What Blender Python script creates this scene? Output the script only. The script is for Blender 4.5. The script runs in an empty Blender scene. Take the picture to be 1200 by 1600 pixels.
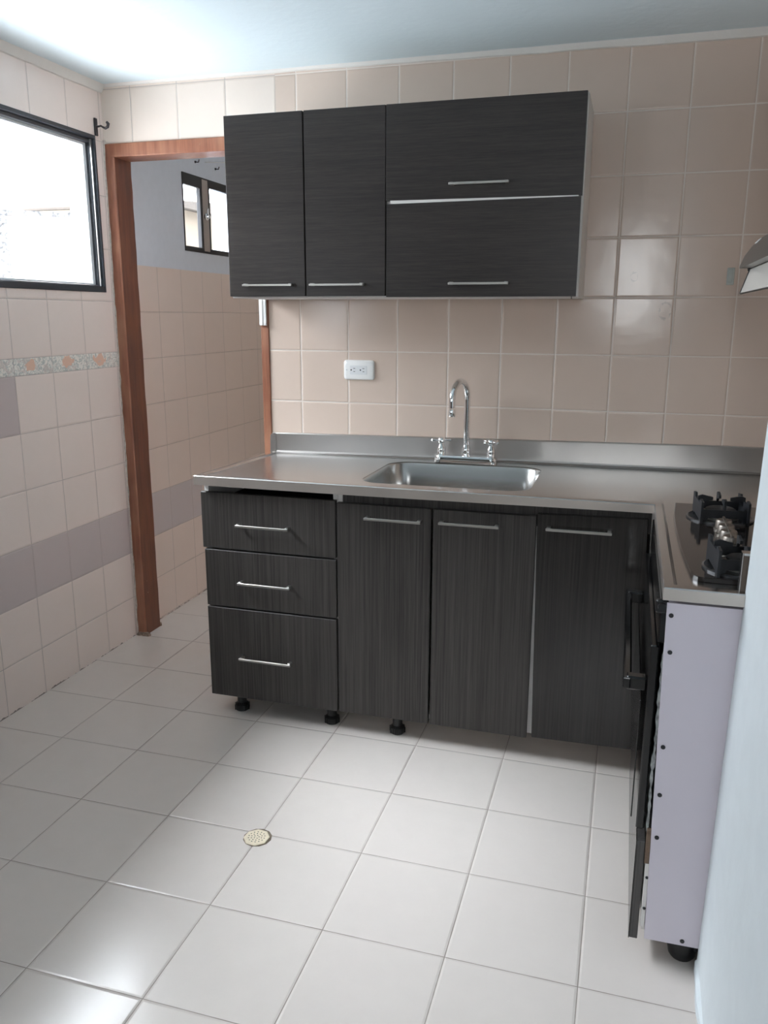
import bpy, bmesh, math, random
from mathutils import Vector, Matrix
random.seed(7)
S = bpy.context.scene
COL = S.collection
PI = math.pi

# ------------------------------------------------------------------ helpers
def V(*a): return Vector(a)

def origin_of(o):
    p = Vector((0, 0, 0))
    while o is not None:
        p = p + o.location
        o = o.parent
    return p

def obj(name, bm, mat, parent=None, smooth=False, loc=None):
    """links a bmesh written in world coordinates; top-level meshes get their origin at loc"""
    base = origin_of(parent) if parent else Vector(loc or (0, 0, 0))
    bm.transform(Matrix.Translation(-base))
    bmesh.ops.recalc_face_normals(bm, faces=bm.faces[:])
    me = bpy.data.meshes.new(name)
    bm.to_mesh(me); bm.free()
    if isinstance(mat, (list, tuple)):
        for m in mat: me.materials.append(m)
    else:
        me.materials.append(mat)
    if smooth:
        for p in me.polygons: p.use_smooth = True
        try: me.set_sharp_from_angle(angle=math.radians(smooth if smooth > 1 else 35))
        except Exception: pass
    o = bpy.data.objects.new(name, me)
    COL.objects.link(o)
    if parent: o.parent = parent
    else: o.location = base
    return o

def tag(o, label=None, cat=None, group=None, kind=None):
    if label: o['label'] = label
    if cat: o['category'] = cat
    if group: o['group'] = group
    if kind: o['kind'] = kind
    return o

def thing(name, label, cat, loc, group=None):
    o = bpy.data.objects.new(name, None)
    o.empty_display_size = .05
    COL.objects.link(o); o.location = loc
    return tag(o, label, cat, group)

def sthing(name, loc):
    o = bpy.data.objects.new(name, None)
    o.empty_display_size = .05
    COL.objects.link(o); o.location = loc
    return tag(o, kind='structure')

def box(bm, x0, x1, y0, y1, z0, z1, bev=0, seg=1, M=None, mi=0):
    r = bmesh.ops.create_cube(bm, size=1)
    vs = r['verts']
    T = Matrix.Translation(((x0+x1)/2, (y0+y1)/2, (z0+z1)/2)) @ Matrix.Diagonal((abs(x1-x0), abs(y1-y0), abs(z1-z0), 1))
    bmesh.ops.transform(bm, matrix=T, verts=vs)
    fs = set()
    for v in vs:
        for f in v.link_faces: fs.add(f)
    for f in fs: f.material_index = mi
    if bev > 0:
        es = set()
        for v in vs:
            for e in v.link_edges: es.add(e)
        r = bmesh.ops.bevel(bm, geom=list(es), offset=bev, segments=seg, profile=.5, affect='EDGES')
        vs = list({v for f in r['faces'] for v in f.verts} | {v for v in vs if v.is_valid})
    if M is not None:
        bmesh.ops.transform(bm, matrix=M, verts=[v for v in vs if v.is_valid])
    return vs

def B(x0, x1, y0, y1, z0, z1, bev=0, seg=1, M=None):
    bm = bmesh.new(); box(bm, x0, x1, y0, y1, z0, z1, bev, seg, M); return bm

def tube(bm, pts, r, n=14, cap=True):
    pts = [Vector(p) for p in pts]
    rs = r if isinstance(r, (list, tuple)) else [r]*len(pts)
    t = (pts[1]-pts[0]).normalized()
    up = Vector((0, 0, 1)) if abs(t.z) < .9 else Vector((1, 0, 0))
    a = t.cross(up).normalized(); rings = []
    for i, p in enumerate(pts):
        if i == 0: d = pts[1]-pts[0]
        elif i == len(pts)-1: d = pts[-1]-pts[-2]
        else: d = (pts[i+1]-pts[i]).normalized()+(pts[i]-pts[i-1]).normalized()
        d.normalize()
        a = (a - d*a.dot(d)).normalized(); b = d.cross(a)
        rings.append([bm.verts.new(p+(a*math.cos(2*PI*k/n)+b*math.sin(2*PI*k/n))*rs[i]) for k in range(n)])
    for i in range(len(rings)-1):
        for k in range(n):
            bm.faces.new((rings[i][k], rings[i][(k+1) % n], rings[i+1][(k+1) % n], rings[i+1][k]))
    if cap:
        bm.faces.new(rings[0][::-1]); bm.faces.new(rings[-1])

def lathe(bm, c, prof, n=28, axis='z', M=None):
    """prof: list of (radius, height) from the bottom up"""
    c = Vector(c); rings = []
    def P(r, h, k):
        a = 2*PI*k/n
        if axis == 'z': v = Vector((r*math.cos(a), r*math.sin(a), h))
        elif axis == 'x': v = Vector((h, r*math.cos(a), r*math.sin(a)))
        else: v = Vector((r*math.cos(a), h, r*math.sin(a)))
        if M: v = M @ v
        return c+v
    for r, h in prof:
        rings.append([bm.verts.new(P(max(r, 1e-5), h, k)) for k in range(n)])
    for i in range(len(rings)-1):
        for k in range(n):
            bm.faces.new((rings[i][k], rings[i][(k+1) % n], rings[i+1][(k+1) % n], rings[i+1][k]))
    bm.faces.new(rings[0][::-1]); bm.faces.new(rings[-1])

def prism(bm, poly, axis, a0, a1):
    """poly in the two other axes (x,y,z order), extruded along axis from a0 to a1"""
    def mk(p, a):
        if axis == 'x': return (a, p[0], p[1])
        if axis == 'y': return (p[0], a, p[1])
        return (p[0], p[1], a)
    A = [bm.verts.new(mk(p, a0)) for p in poly]; Bv = [bm.verts.new(mk(p, a1)) for p in poly]
    n = len(poly)
    bm.faces.new(A); bm.faces.new(Bv[::-1])
    for i in range(n): bm.faces.new((A[i], A[(i+1) % n], Bv[(i+1) % n], Bv[i]))

# ------------------------------------------------------------------ materials
class G:
    def __init__(s, name):
        m = bpy.data.materials.new(name); m.use_nodes = True
        s.m = m; s.t = m.node_tree; s.t.nodes.clear()
        s.out = s.t.nodes.new('ShaderNodeOutputMaterial')
        s.p = s.t.nodes.new('ShaderNodeBsdfPrincipled')
        s.t.links.new(s.p.outputs[0], s.out.inputs[0])
    def n(s, t, **k):
        x = s.t.nodes.new(t)
        for a, b in k.items(): setattr(x, a, b)
        return x
    def put(s, sock, v):
        if v is None: return
        if isinstance(v, (int, float)): sock.default_value = v
        elif isinstance(v, (tuple, list)):
            v = tuple(v)
            if len(sock.default_value) == 4 and len(v) == 3: v = v+(1,)
            sock.default_value = v
        else: s.t.links.new(v, sock)
    def math(s, op, a, b=None, c=None, clamp=False):
        x = s.n('ShaderNodeMath', operation=op, use_clamp=clamp)
        s.put(x.inputs[0], a); s.put(x.inputs[1], b); s.put(x.inputs[2], c)
        return x.outputs[0]
    def rng(s, v, a, b, c=0., d=1., smooth=False):
        x = s.n('ShaderNodeMapRange', interpolation_type='SMOOTHSTEP' if smooth else 'LINEAR')
        for i, q in enumerate((v, a, b, c, d)): s.put(x.inputs[i], q)
        return x.outputs[0]
    def mix(s, f, a, b):
        x = s.n('ShaderNodeMix', data_type='RGBA')
        s.put(x.inputs[0], f); s.put(x.inputs[6], a); s.put(x.inputs[7], b)
        return x.outputs[2]
    def noise(s, vec, scale, detail=2., rough=.5, dist=0.):
        x = s.n('ShaderNodeTexNoise')
        if vec is not None: s.put(x.inputs['Vector'], vec)
        x.inputs['Scale'].default_value = scale; x.inputs['Detail'].default_value = detail
        x.inputs['Roughness'].default_value = rough; x.inputs['Distortion'].default_value = dist
        return x.outputs['Fac']
    def pos(s):
        return s.n('ShaderNodeNewGeometry').outputs['Position']
    def objc(s):
        return s.n('ShaderNodeTexCoord').outputs['Object']
    def sep(s, v):
        x = s.n('ShaderNodeSeparateXYZ'); s.put(x.inputs[0], v); return x.outputs
    def comb(s, a, b, c=0.):
        x = s.n('ShaderNodeCombineXYZ')
        s.put(x.inputs[0], a); s.put(x.inputs[1], b); s.put(x.inputs[2], c)
        return x.outputs[0]
    def scale(s, v, t):
        x = s.n('ShaderNodeMapping'); s.put(x.inputs[0], v); x.inputs['Scale'].default_value = t
        return x.outputs[0]
    def bump(s, h, dist=.001, strength=1.):
        x = s.n('ShaderNodeBump'); s.put(x.inputs['Height'], h)
        x.inputs['Distance'].default_value = dist; x.inputs['Strength'].default_value = strength
        s.t.links.new(x.outputs[0], s.p.inputs['Normal'])
    def set(s, col=None, rough=None, metal=None, **k):
        s.put(s.p.inputs['Base Color'], col); s.put(s.p.inputs['Roughness'], rough); s.put(s.p.inputs['Metallic'], metal)
        for a, b in k.items(): s.put(s.p.inputs[a.replace('_', ' ')], b)
        return s.m

def srgb(r, g, b):
    f = lambda c: ((c/255+.055)/1.055)**2.4 if c/255 > .04045 else c/255/12.92
    return (f(r), f(g), f(b))

def simple(name, col, rough=.5, metal=0., bumpy=0., bscale=60., var=0., **k):
    g = G(name)
    if bumpy or var:
        nz = g.noise(g.objc(), bscale, 4.)
        if bumpy: g.bump(nz, bumpy)
        if var:
            d = tuple(c*(1-var) for c in col)
            col = g.mix(g.rng(nz, .35, .65), d, col)
    return g.set(col, rough, metal, **k)

def tile(name, axu, axv, u0, w, v0, h, col, grout, gw=.003, rough=.16, var=.05, extra=None, wob=.0007, groutbump=.0012, glob=.15):
    g = G(name); P = g.sep(g.pos())
    u = P[axu]; v = P[axv]
    if extra == 'left':      # rows above the flowered strip restart at its top edge
        above = g.math('GREATER_THAN', v, 1.289)
        v0s = g.math('ADD', v0, g.math('MULTIPLY', above, (1.289-1.2268)))
        tv = g.math('DIVIDE', g.math('SUBTRACT', v, v0s), h)
    else:
        tv = g.math('DIVIDE', g.math('SUBTRACT', v, v0), h)
    tu = g.math('DIVIDE', g.math('SUBTRACT', u, u0), w)
    fu = g.math('FRACT', g.math('ADD', tu, 50.)); fv = g.math('FRACT', g.math('ADD', tv, 50.))
    du = g.math('MULTIPLY', g.math('MINIMUM', fu, g.math('SUBTRACT', 1., fu)), w)
    dv = g.math('MULTIPLY', g.math('MINIMUM', fv, g.math('SUBTRACT', 1., fv)), h)
    d = g.math('MINIMUM', du, dv)
    if extra == 'left':
        strip = g.math('MULTIPLY', g.math('GREATER_THAN', P[axv], 1.2268), g.math('LESS_THAN', P[axv], 1.289))
        dd = g.math('MINIMUM', g.math('ABSOLUTE', g.math('SUBTRACT', P[axv], 1.2268)), g.math('ABSOLUTE', g.math('SUBTRACT', P[axv], 1.289)))
        d = g.math('ADD', g.math('MULTIPLY', g.math('SUBTRACT', 1., strip), d), g.math('MULTIPLY', strip, g.math('MINIMUM', du, dd)))
    iu = g.math('FLOOR', g.math('ADD', tu, 50.)); iv = g.math('FLOOR', g.math('ADD', tv, 50.))
    wn = g.n('ShaderNodeTexWhiteNoise', noise_dimensions='3D'); g.put(wn.inputs[0], g.comb(iu, iv, 3.))
    wob_n = g.noise(g.pos(), 9., 2.)
    inten = g.rng(g.noise(g.pos(), 2.3, 1.), .4, .62)
    mask = g.rng(g.math('ADD', d, g.math('MULTIPLY', g.math('SUBTRACT', g.noise(g.pos(), 25., 3.), .5), .0012)), gw*.5, gw*.5+.0007)
    c = g.mix(g.math('MULTIPLY', wn.outputs[0], var*2.), col, tuple(x*.86 for x in col))
    c = g.mix(g.math('MULTIPLY', g.rng(g.noise(g.pos(), 14., 5., .65), .3, .8), glob), c, tuple(x*.84 for x in col))
    if extra in ('left', 'laundry'):
        band = g.math('MULTIPLY', g.math('GREATER_THAN', P[axv], .3933 if extra == 'left' else .421),
                      g.math('LESS_THAN', P[axv], .6016 if extra == 'left' else .628))
        if extra == 'left':
            pz = g.math('MULTIPLY', g.math('GREATER_THAN', P[axv], 1.0184), g.math('LESS_THAN', P[axv], 1.2268))
            py = g.math('LESS_THAN', P[axu], -.6432)
            band = g.math('MAXIMUM', band, g.math('MULTIPLY', pz, py))
        else:
            band = g.math('MULTIPLY', band, g.math('LESS_THAN', P[axu], .66))
        c = g.mix(band, c, srgb(196, 183, 181))
    if extra == 'left':
        q = g.comb(P[axu], P[axv], 0.)
        vo = g.n('ShaderNodeTexVoronoi', feature='DISTANCE_TO_EDGE'); vo.inputs['Scale'].default_value = 42.
        wv = g.noise(q, 30., 3.); g.put(vo.inputs['Vector'], g.comb(g.math('ADD', P[axu], g.math('MULTIPLY', wv, .03)), P[axv], 0.))
        leaf = g.rng(g.noise(q, 52., 3., .6, 2.2), .40, .56)
        fl = g.noise(q, 26., 2., .5, 1.2)
        cf = g.mix(leaf, srgb(186, 190, 186), srgb(238, 232, 224))
        # one orange blossom per tile width
        hx = g.math('MULTIPLY', g.math('SUBTRACT', fu, .42), w)
        hz = g.math('SUBTRACT', P[axv], 1.262)
        rr = g.math('SQRT', g.math('ADD', g.math('POWER', g.math('MULTIPLY', hx, .62), 2.), g.math('POWER', hz, 2.)))
        blossom = g.math('MULTIPLY', g.math('LESS_THAN', g.math('ADD', rr, g.math('MULTIPLY', g.math('SUBTRACT', fl, .5), .05)), .021), .95)
        cf = g.mix(blossom, cf, srgb(226, 186, 164))
        cf = g.mix(g.math('MULTIPLY', g.math('GREATER_THAN', fl, .6), .6), cf, srgb(205, 192, 186))
        c = g.mix(strip, c, cf)
    if extra in ('left', 'laundry'):
        dn = g.noise(g.pos(), 18., 4., .7)
        dirt = g.math('LESS_THAN', P[axv], g.math('MULTIPLY', g.rng(dn, .45, .8), .016))
        c = g.mix(g.math('MULTIPLY', dirt, .75), c, srgb(96, 84, 76))
    if extra == 'kitchen':     # rings of old glue left on two tiles
        nn = g.noise(g.pos(), 70., 4.)
        for (cx, cz, r, th) in ((1.26, 1.578, .019, .0035), (1.372, 1.462, .028, .006)):
            dx = g.math('SUBTRACT', u, cx); dz = g.math('MULTIPLY', g.math('SUBTRACT', v, cz), .72)
            rad = g.math('ADD', g.math('SQRT', g.math('ADD', g.math('MULTIPLY', dx, dx), g.math('MULTIPLY', dz, dz))), g.math('MULTIPLY', nn, .022))
            ring = g.math('LESS_THAN', g.math('ABSOLUTE', g.math('SUBTRACT', rad, r+.004)), th*.5)
            ring = g.math('MULTIPLY', ring, g.rng(nn, .42, .6))
            c = g.mix(g.math('MULTIPLY', ring, .4), c, srgb(120, 108, 98))
    gcol = g.mix(inten, grout, tuple(x*.8+y*.2 for x, y in zip(grout, col)))
    c = g.mix(mask, gcol, c)
    # pillowed tile edge, each tile set at its own slight angle
    pil = g.rng(d, 0., .007, 0., 1., True)
    sx = g.math('MULTIPLY', g.math('SUBTRACT', wn.outputs[0], .5), g.math('SUBTRACT', fu, .5))
    wn2 = g.n('ShaderNodeTexWhiteNoise', noise_dimensions='3D'); g.put(wn2.inputs[0], g.comb(iu, iv, 9.))
    sy = g.math('MULTIPLY', g.math('SUBTRACT', wn2.outputs[0], .5), g.math('SUBTRACT', fv, .5))
    tilt = g.math('MULTIPLY', g.math('ADD', sx, sy), .5)
    hgt = g.math('ADD', g.math('ADD', pil, tilt), g.math('MULTIPLY', wob_n, wob*900.))
    g.bump(hgt, groutbump)
    r = g.rng(mask, 0., 1., .75, rough)
    return g.set(c, r, 0., Specular_IOR_Level=.5)

def laminate(name, direction, base, light, gloss=.22):
    g = G(name); q = g.objc()
    sc = {'x': (2.6, 100., 100.), 'z': (105., 105., .9)}[direction]
    n1 = g.noise(g.scale(q, sc), 1.6, 4., .65)
    sc2 = tuple(a*4.5 for a in sc)
    n2 = g.noise(g.scale(q, sc2), 1.4, 3., .6)
    f = g.math('ADD', g.math('MULTIPLY', g.rng(n1, .36, .64), .55), g.math('MULTIPLY', g.rng(n2, .38, .64), .45))
    c = g.mix(f, base, light)
    n3 = g.noise(g.scale(q, (9., 9., .6) if direction == 'z' else (.6, 9., 9.)), 1.0, 2.)
    c = g.mix(g.math('MULTIPLY', g.rng(n3, .4, .7), .2), c, tuple(x*1.2 for x in light))
    g.bump(n2, .00008)
    return g.set(c, g.rng(n1, .2, .8, gloss, gloss+.1), 0., Specular_IOR_Level=.35)

def steel(name, col, rough, direction=(3., 120., 120.), b=.00005):
    g = G(name); q = g.objc()
    n1 = g.noise(g.scale(q, direction), 2., 3.)
    n2 = g.noise(q, 5., 4., .6)
    c = g.mix(g.rng(n2, .3, .7), tuple(x*.93 for x in col), col)
    g.bump(n1, b)
    return g.set(c, g.rng(n2, .25, .75, rough, rough+.06), 1.)

def wood(name, c1, c2, c3):
    g = G(name); q = g.pos()
    n1 = g.noise(g.scale(q, (40., 40., 3.)), 1.5, 4., .6)
    n2 = g.noise(g.scale(q, (1., 1., .5)), 9., 3.)
    c = g.mix(g.rng(n1, .3, .7), c1, c2)
    c = g.mix(g.math('MULTIPLY', g.rng(n2, .45, .75), .55), c, c3)
    chips = g.math('GREATER_THAN', g.noise(q, 55., 5., .7), .72)
    c = g.mix(g.math('MULTIPLY', chips, .7), c, srgb(206, 190, 172))
    g.bump(n1, .0004)
    return g.set(c, g.rng(n2, .3, .7, .3, .5))

M = {}
TILE_BACK = srgb(210, 191, 177)
M['tile_kitchen'] = tile('beige glazed kitchen tile', 0, 2, 0., .2, 1.1037, .2022, TILE_BACK, srgb(222, 214, 206), gw=.003, rough=.16, extra='kitchen')
M['tile_header'] = tile('pale tile over the doorway', 0, 2, -.708, .2083, 2.1155, .2022, srgb(226, 213, 202), srgb(172, 164, 158), gw=.0018, rough=.2)
M['tile_left'] = tile('pale pink beige wall tile', 1, 2, -.6432, .2087, .1849, .20834, srgb(232, 217, 209), srgb(166, 156, 150), gw=.0016, rough=.25, extra='left')
M['tile_laundry'] = tile('laundry wall tile', 1, 2, .342, .2095, .214, .207, srgb(222, 202, 190), srgb(176, 162, 152), gw=.0016, rough=.3, extra='laundry')
M['tile_floor'] = tile('off white floor tile', 0, 1, -.554, .30073, -.3175, .30406, srgb(214, 205, 198), srgb(134, 122, 113), gw=.0017, rough=.2, glob=.22, wob=.0006)
M['ceiling'] = simple('matt white ceiling paint', srgb(214, 227, 232), .9, bumpy=.0012, bscale=35.)
M['plaster'] = simple('pale grey blue plaster', srgb(212, 215, 222), .8, bumpy=.0008, bscale=30., var=.03)
M['partition'] = simple('white painted plaster', srgb(222, 229, 232), .7, bumpy=.0015, bscale=18., var=.03)
M['crown'] = simple('cream painted cove', srgb(222, 218, 212), .6, bumpy=.002, bscale=40.)
M['plain_wall'] = simple('cream wall paint', srgb(232, 226, 218), .8, var=.03, bscale=8.)
M['living_wall'] = simple('living room wall darkened against bounce', srgb(100, 90, 80), .8, var=.03, bscale=8.)  # unseen walls, made dark to cut the bounced light
M['dish'] = simple('dark enamel burner dish', (.10, .10, .105), .25, .6)
M['lam_up'] = laminate('dark wenge laminate grain across', 'x', srgb(34, 30, 29), srgb(58, 52, 49), .3)
M['lam_low'] = laminate('dark wenge laminate grain upright', 'z', srgb(32, 29, 28), srgb(74, 70, 67), .34)
M['lam_gloss'] = laminate('dark glossy wenge laminate', 'z', srgb(32, 30, 29), srgb(56, 53, 51), .12)
M['lam_edge'] = laminate('dark board edge', 'z', srgb(62, 60, 60), srgb(92, 88, 86), .4)
M['white_board'] = simple('white melamine board', srgb(222, 218, 214), .45, var=.04, bscale=12.)
M['lilac_board'] = simple('pale lilac board', srgb(216, 208, 217), .5, var=.03, bscale=6.)
M['beige_board'] = simple('beige board edge', srgb(210, 196, 186), .45)
M['dark_inside'] = simple('dark cabinet inside', srgb(28, 26, 26), .8)
M['steel'] = steel('brushed stainless sheet', (.56, .54, .525), .2)
M['steel_apron'] = steel('brushed stainless folded edge', (.68, .62, .57), .32)
M['steel_upstand'] = steel('brushed stainless upstand', (.52, .50, .48), .3)
M['steel_basin'] = steel('satin stainless basin', (.52, .515, .5), .22, (40., 40., 3.))
M['handle'] = steel('brushed nickel handle', (.50, .48, .45), .3)
M['chrome'] = simple('polished chrome', (.82, .83, .84), .06, 1.)
M['black_plastic'] = simple('black plastic', srgb(20, 20, 21), .4)
M['black_iron'] = simple('matt black cast iron', srgb(33, 35, 39), .55, bumpy=.0003, bscale=200.)
M['hob_glass'] = simple('dark tempered glass', srgb(42, 37, 35), .08)
M['oven_black'] = simple('glossy black enamel', srgb(16, 16, 17), .14)
M['worn_strip'] = simple('chalky worn sealing strip', srgb(170, 174, 172), .6, bumpy=.002, bscale=60., var=.6)
M['alu_burner'] = simple('grey aluminium burner', (.36, .34, .31), .45, 1., var=.3, bscale=40.)
M['alu_knob'] = simple('brown grey metal knob', (.24, .215, .19), .42, 1.)
M['alu_dark'] = simple('dark bronze aluminium frame', srgb(58, 62, 68), .35, .4)
M['alu_black'] = simple('black painted frame', srgb(38, 36, 37), .45)
M['alu_silver'] = simple('bare aluminium profile', (.62, .63, .65), .3, 1.)
M['sash'] = simple('pale grey painted sash', srgb(206, 211, 213), .4)
M['alu_tan'] = simple('tan aluminium stile', srgb(170, 158, 150), .4, .3)
M['hood_metal'] = simple('dark steel hood', (.16, .15, .14), .32, .9)
M['hood_visor'] = simple('grey glass visor', srgb(196, 194, 188), .2)
M['wood'] = wood('reddish brown door timber', srgb(122, 76, 58), srgb(156, 102, 78), srgb(176, 130, 102))
M['wood_shaded'] = wood('door timber with painted shade', srgb(86, 48, 36), srgb(116, 66, 46), srgb(134, 82, 54))  # same timber, darkened to paint the shade on the jamb's reveal
M['caulk'] = simple('rough white caulk', srgb(214, 206, 198), .8, bumpy=.004, bscale=70., var=.25)
M['white_plastic'] = simple('white plastic', srgb(236, 236, 234), .3)
M['socket_face'] = simple('pale grey plastic', srgb(222, 224, 224), .35)
M['cream_plastic'] = simple('cream plastic', srgb(226, 212, 186), .45, var=.08)
M['pad'] = simple('cloudy adhesive', srgb(178, 184, 178), .3, var=.1)
M['iron'] = simple('dark wrought iron', srgb(54, 52, 54), .5, .3)
M['wire'] = simple('pale nylon line', srgb(224, 222, 218), .5)
M['outside_wall'] = simple('white outside render', srgb(232, 230, 226), .9, bumpy=.003, bscale=20.)
M['coping'] = simple('rough grey coping', srgb(132, 134, 136), .9, bumpy=.02, bscale=45., var=.7)
M['roof'] = simple('grey roofing', srgb(120, 112, 106), .9, var=.3)
M['beige_render'] = simple('cream render of house', srgb(150, 138, 124), .9, var=.1)
M['screw'] = simple('dark screw head', srgb(30, 30, 34), .5)
g = G('clear window glass')
tr = g.n('ShaderNodeBsdfTransparent'); gl = g.n('ShaderNodeBsdfGlossy'); gl.inputs['Roughness'].default_value = .02
fr = g.n('ShaderNodeFresnel'); fr.inputs[0].default_value = 1.45
mx = g.n('ShaderNodeMixShader'); g.t.links.new(g.math('MULTIPLY', fr.outputs[0], g.math('SUBTRACT', 1., g.n('ShaderNodeNewGeometry').outputs['Backfacing'])), mx.inputs[0]); g.t.links.new(tr.outputs[0], mx.inputs[1]); g.t.links.new(gl.outputs[0], mx.inputs[2])
g.t.links.new(mx.outputs[0], g.out.inputs[0]); M['glass'] = g.m

# ------------------------------------------------------------------ room dimensions
LX = -.842          # left wall plane
ZC = 2.335          # ceiling
YB = -5.2           # wall behind the camera
YE = -2.3           # where the left wall ends and the room opens out
XR = 1.98           # wall behind the hob
PY = -1.412         # end of the partition

def st(name, bm, m, **k):
    return tag(obj(name, bm, m, **k), kind='structure')

def ell_slab(z0, z1):
    bm = bmesh.new()
    prism(bm, [(LX-.14, 2.0), (.9, 2.0), (.9, .13), (2.1, .13), (2.1, YB-.1), (-3.2, YB-.1), (-3.2, YE+.12), (LX-.14, YE+.12)], 'z', z0, z1)
    return bm
st('floor', ell_slab(-.08, 0), M['tile_floor'])
st('ceiling', ell_slab(ZC, ZC+.12), M['ceiling'])

W1 = (-1.55, -.061, 1.533, 2.137)      # window_1 in the left wall (y0,y1,z0,z1)
W2 = (.61, 1.16, 1.748, 2.108)         # laundry window
def wall_with_hole(x0, x1, y0, y1, z0, z1, h):
    bm = bmesh.new()
    box(bm, x0, x1, y0, h[0], z0, z1); box(bm, x0, x1, h[1], y1, z0, z1)
    box(bm, x0, x1, h[0], h[1], z0, h[2]); box(bm, x0, x1, h[0], h[1], h[3], z1)
    return bm
st('wall_left', wall_with_hole(LX-.14, LX, YE, 0.0, 0, ZC, W1), M['tile_left'])
ZP = 1.656
st('wall_laundry_left', B(LX-.14, LX, 0.0, 2.0, 0, ZP), M['tile_laundry'])
st('wall_laundry_upper', wall_with_hole(LX-.14, LX-.002, 0.0, 2.0, ZP, ZC, W2), M['plaster'])
st('wall_laundry_back', B(LX, .9, 1.9, 2.0, 0, ZC), M['plain_wall'])
bm = bmesh.new(); box(bm, .8, .9, .13, .25, 0, ZC); box(bm, .8, .9, 1.1, 1.9, 0, ZC); box(bm, .8, .9, .25, 1.1, 0, 1.65); box(bm, .8, .9, .80, 1.1, 1.65, 2.2); box(bm, .8, .9, .25, 1.1, 2.2, ZC)
st('wall_laundry_right', bm, M['plain_wall'])
# back wall: kitchen part, cut tiles beside the doorway, header over the doorway
st('wall_back', B(-.0838, XR+.1, 0, .13, 0, ZC), M['tile_kitchen'])
bm = bmesh.new(); box(bm, -.136, -.0838, 0, .13, 0, 2.1155)
st('wall_back_edge', bm, M['tile_kitchen'])
st('wall_back_header', B(LX, -.0838, 0, .13, 2.1155, ZC), M['tile_header'])
# right hand walls
st('wall_right_far', B(XR, XR+.1, PY, 0, 0, ZC), M['tile_kitchen'])
bm = bmesh.new()
pts = [(1.503, 0), (XR+.1, 0), (XR+.1, ZC), (1.503+.018*ZC, ZC)]
prism(bm, pts, 'y', YB, PY)
st('wall_right', bm, M['partition'])
# unseen living area behind the camera, its windows placed for the light and reflections
bm = bmesh.new(); WB = [(-2.2, -1.5, 1.15, 2.1), (1.02, 1.46, 1.35, 2.2)]
xs = [-3.2, WB[0][0], WB[0][1], WB[1][0], WB[1][1], 2.1]
for i in range(5):
    if i in (1, 3):
        w = WB[0] if i == 1 else WB[1]
        box(bm, xs[i], xs[i+1], YB-.1, YB, 0, w[2]); box(bm, xs[i], xs[i+1], YB-.1, YB, w[3], ZC)
    else: box(bm, xs[i], xs[i+1], YB-.1, YB, 0, ZC)
st('wall_front', bm, M['living_wall'])
st('wall_living_left', B(-3.2, -3.1, YB, YE, 0, ZC), M['living_wall'])
st('wall_living_return', B(-3.1, LX-.14, YE, YE+.12, 0, ZC), M['living_wall'])

# cove strip along the ceiling
bm = bmesh.new()
n = 40
prev = None
for i in range(n+1):
    x = LX + (XR-LX)*i/n
    t = max(0, (x+.1)/2.0)
    h = .010+.020*min(1, t)+random.uniform(-.0015, .0015)
    d = .012+.004*random.random()
    ring = [bm.verts.new(p) for p in ((x, 0, ZC-h), (x, -d*.6, ZC-h+.002), (x, -d, ZC), (x, 0, ZC))]
    if prev:
        for k in range(3): bm.faces.new((prev[k], prev[k+1], ring[k+1], ring[k]))
    prev = ring
st('trim_1', bm, M['crown'], smooth=True)
bm = bmesh.new(); prev = None
for i in range(n+1):
    y = YE+(-.0-YE)*i/n
    h = .030+random.uniform(-.0015, .0015); d = .018
    ring = [bm.verts.new(p) for p in ((LX, y, ZC-h), (LX+d*.4, y, ZC-h+.002), (LX+d, y, ZC-.010), (LX+d*1.3, y, ZC), (LX, y, ZC))]
    if prev:
        for k in range(4): bm.faces.new((prev[k], prev[k+1], ring[k+1], ring[k]))
    prev = ring
st('trim_2', bm, M['crown'], smooth=True)
# uneven plaster foot of the partition
bm = bmesh.new(); prev = None
for i in range(31):
    y = PY - i*(1.2/30)
    w = 1.4985+.0025*math.sin(i*1.7)+random.uniform(-.0015, .0015)
    if i == 0: w = 1.5
    hh = .034+.006*math.sin(i*.9)
    ring = [bm.verts.new(p) for p in ((w, y, 0), (w-.0005, y, hh*.8), (1.505, y, hh), (1.505, y, 0))]
    if prev:
        for k in range(3): bm.faces.new((prev[k], prev[k+1], ring[k+1], ring[k]))
    prev = ring
st('baseboard_right', bm, M['partition'])

# ------------------------------------------------------------------ door frame
D = sthing('door_1', (-.49, .06, 0))
def jag(bm, x0, x1, y0, y1, z0, z1, n=34, a=.0022):
    """upright board with slightly wavering edges"""
    prev = None
    for i in range(n+1):
        z = z0+(z1-z0)*i/n
        e0 = random.uniform(-a, a); e1 = random.uniform(-a, a)*.7
        ring = [bm.verts.new(p) for p in ((x0+e1*.3, y0, z), (x1-.004, y0, z), (x1, y0+.004, z), (x1+e0*.6, y1, z), (x0, y1, z))]
        if prev:
            for k in range(5): bm.faces.new((prev[k], prev[(k+1) % 5], ring[(k+1) % 5], ring[k]))
        else: bm.faces.new(ring[::-1])
        prev = ring
    bm.faces.new(prev)
bm = bmesh.new(); jag(bm, LX+.004, -.795, -.008, .11, 0, 2.066)
j = obj('jamb', bm, [M['wood'], M['wood_shaded']], D)
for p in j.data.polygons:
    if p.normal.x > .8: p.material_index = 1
bm = bmesh.new(); box(bm, -.171, -.136, -.006, .13, 0, 2.066, .003)
obj('jamb', bm, M['wood'], D)
bm = bmesh.new(); box(bm, LX+.003, -.136, -.008, .11, 2.064, 2.1155, .003)
obj('head', bm, M['wood'], D)
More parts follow.
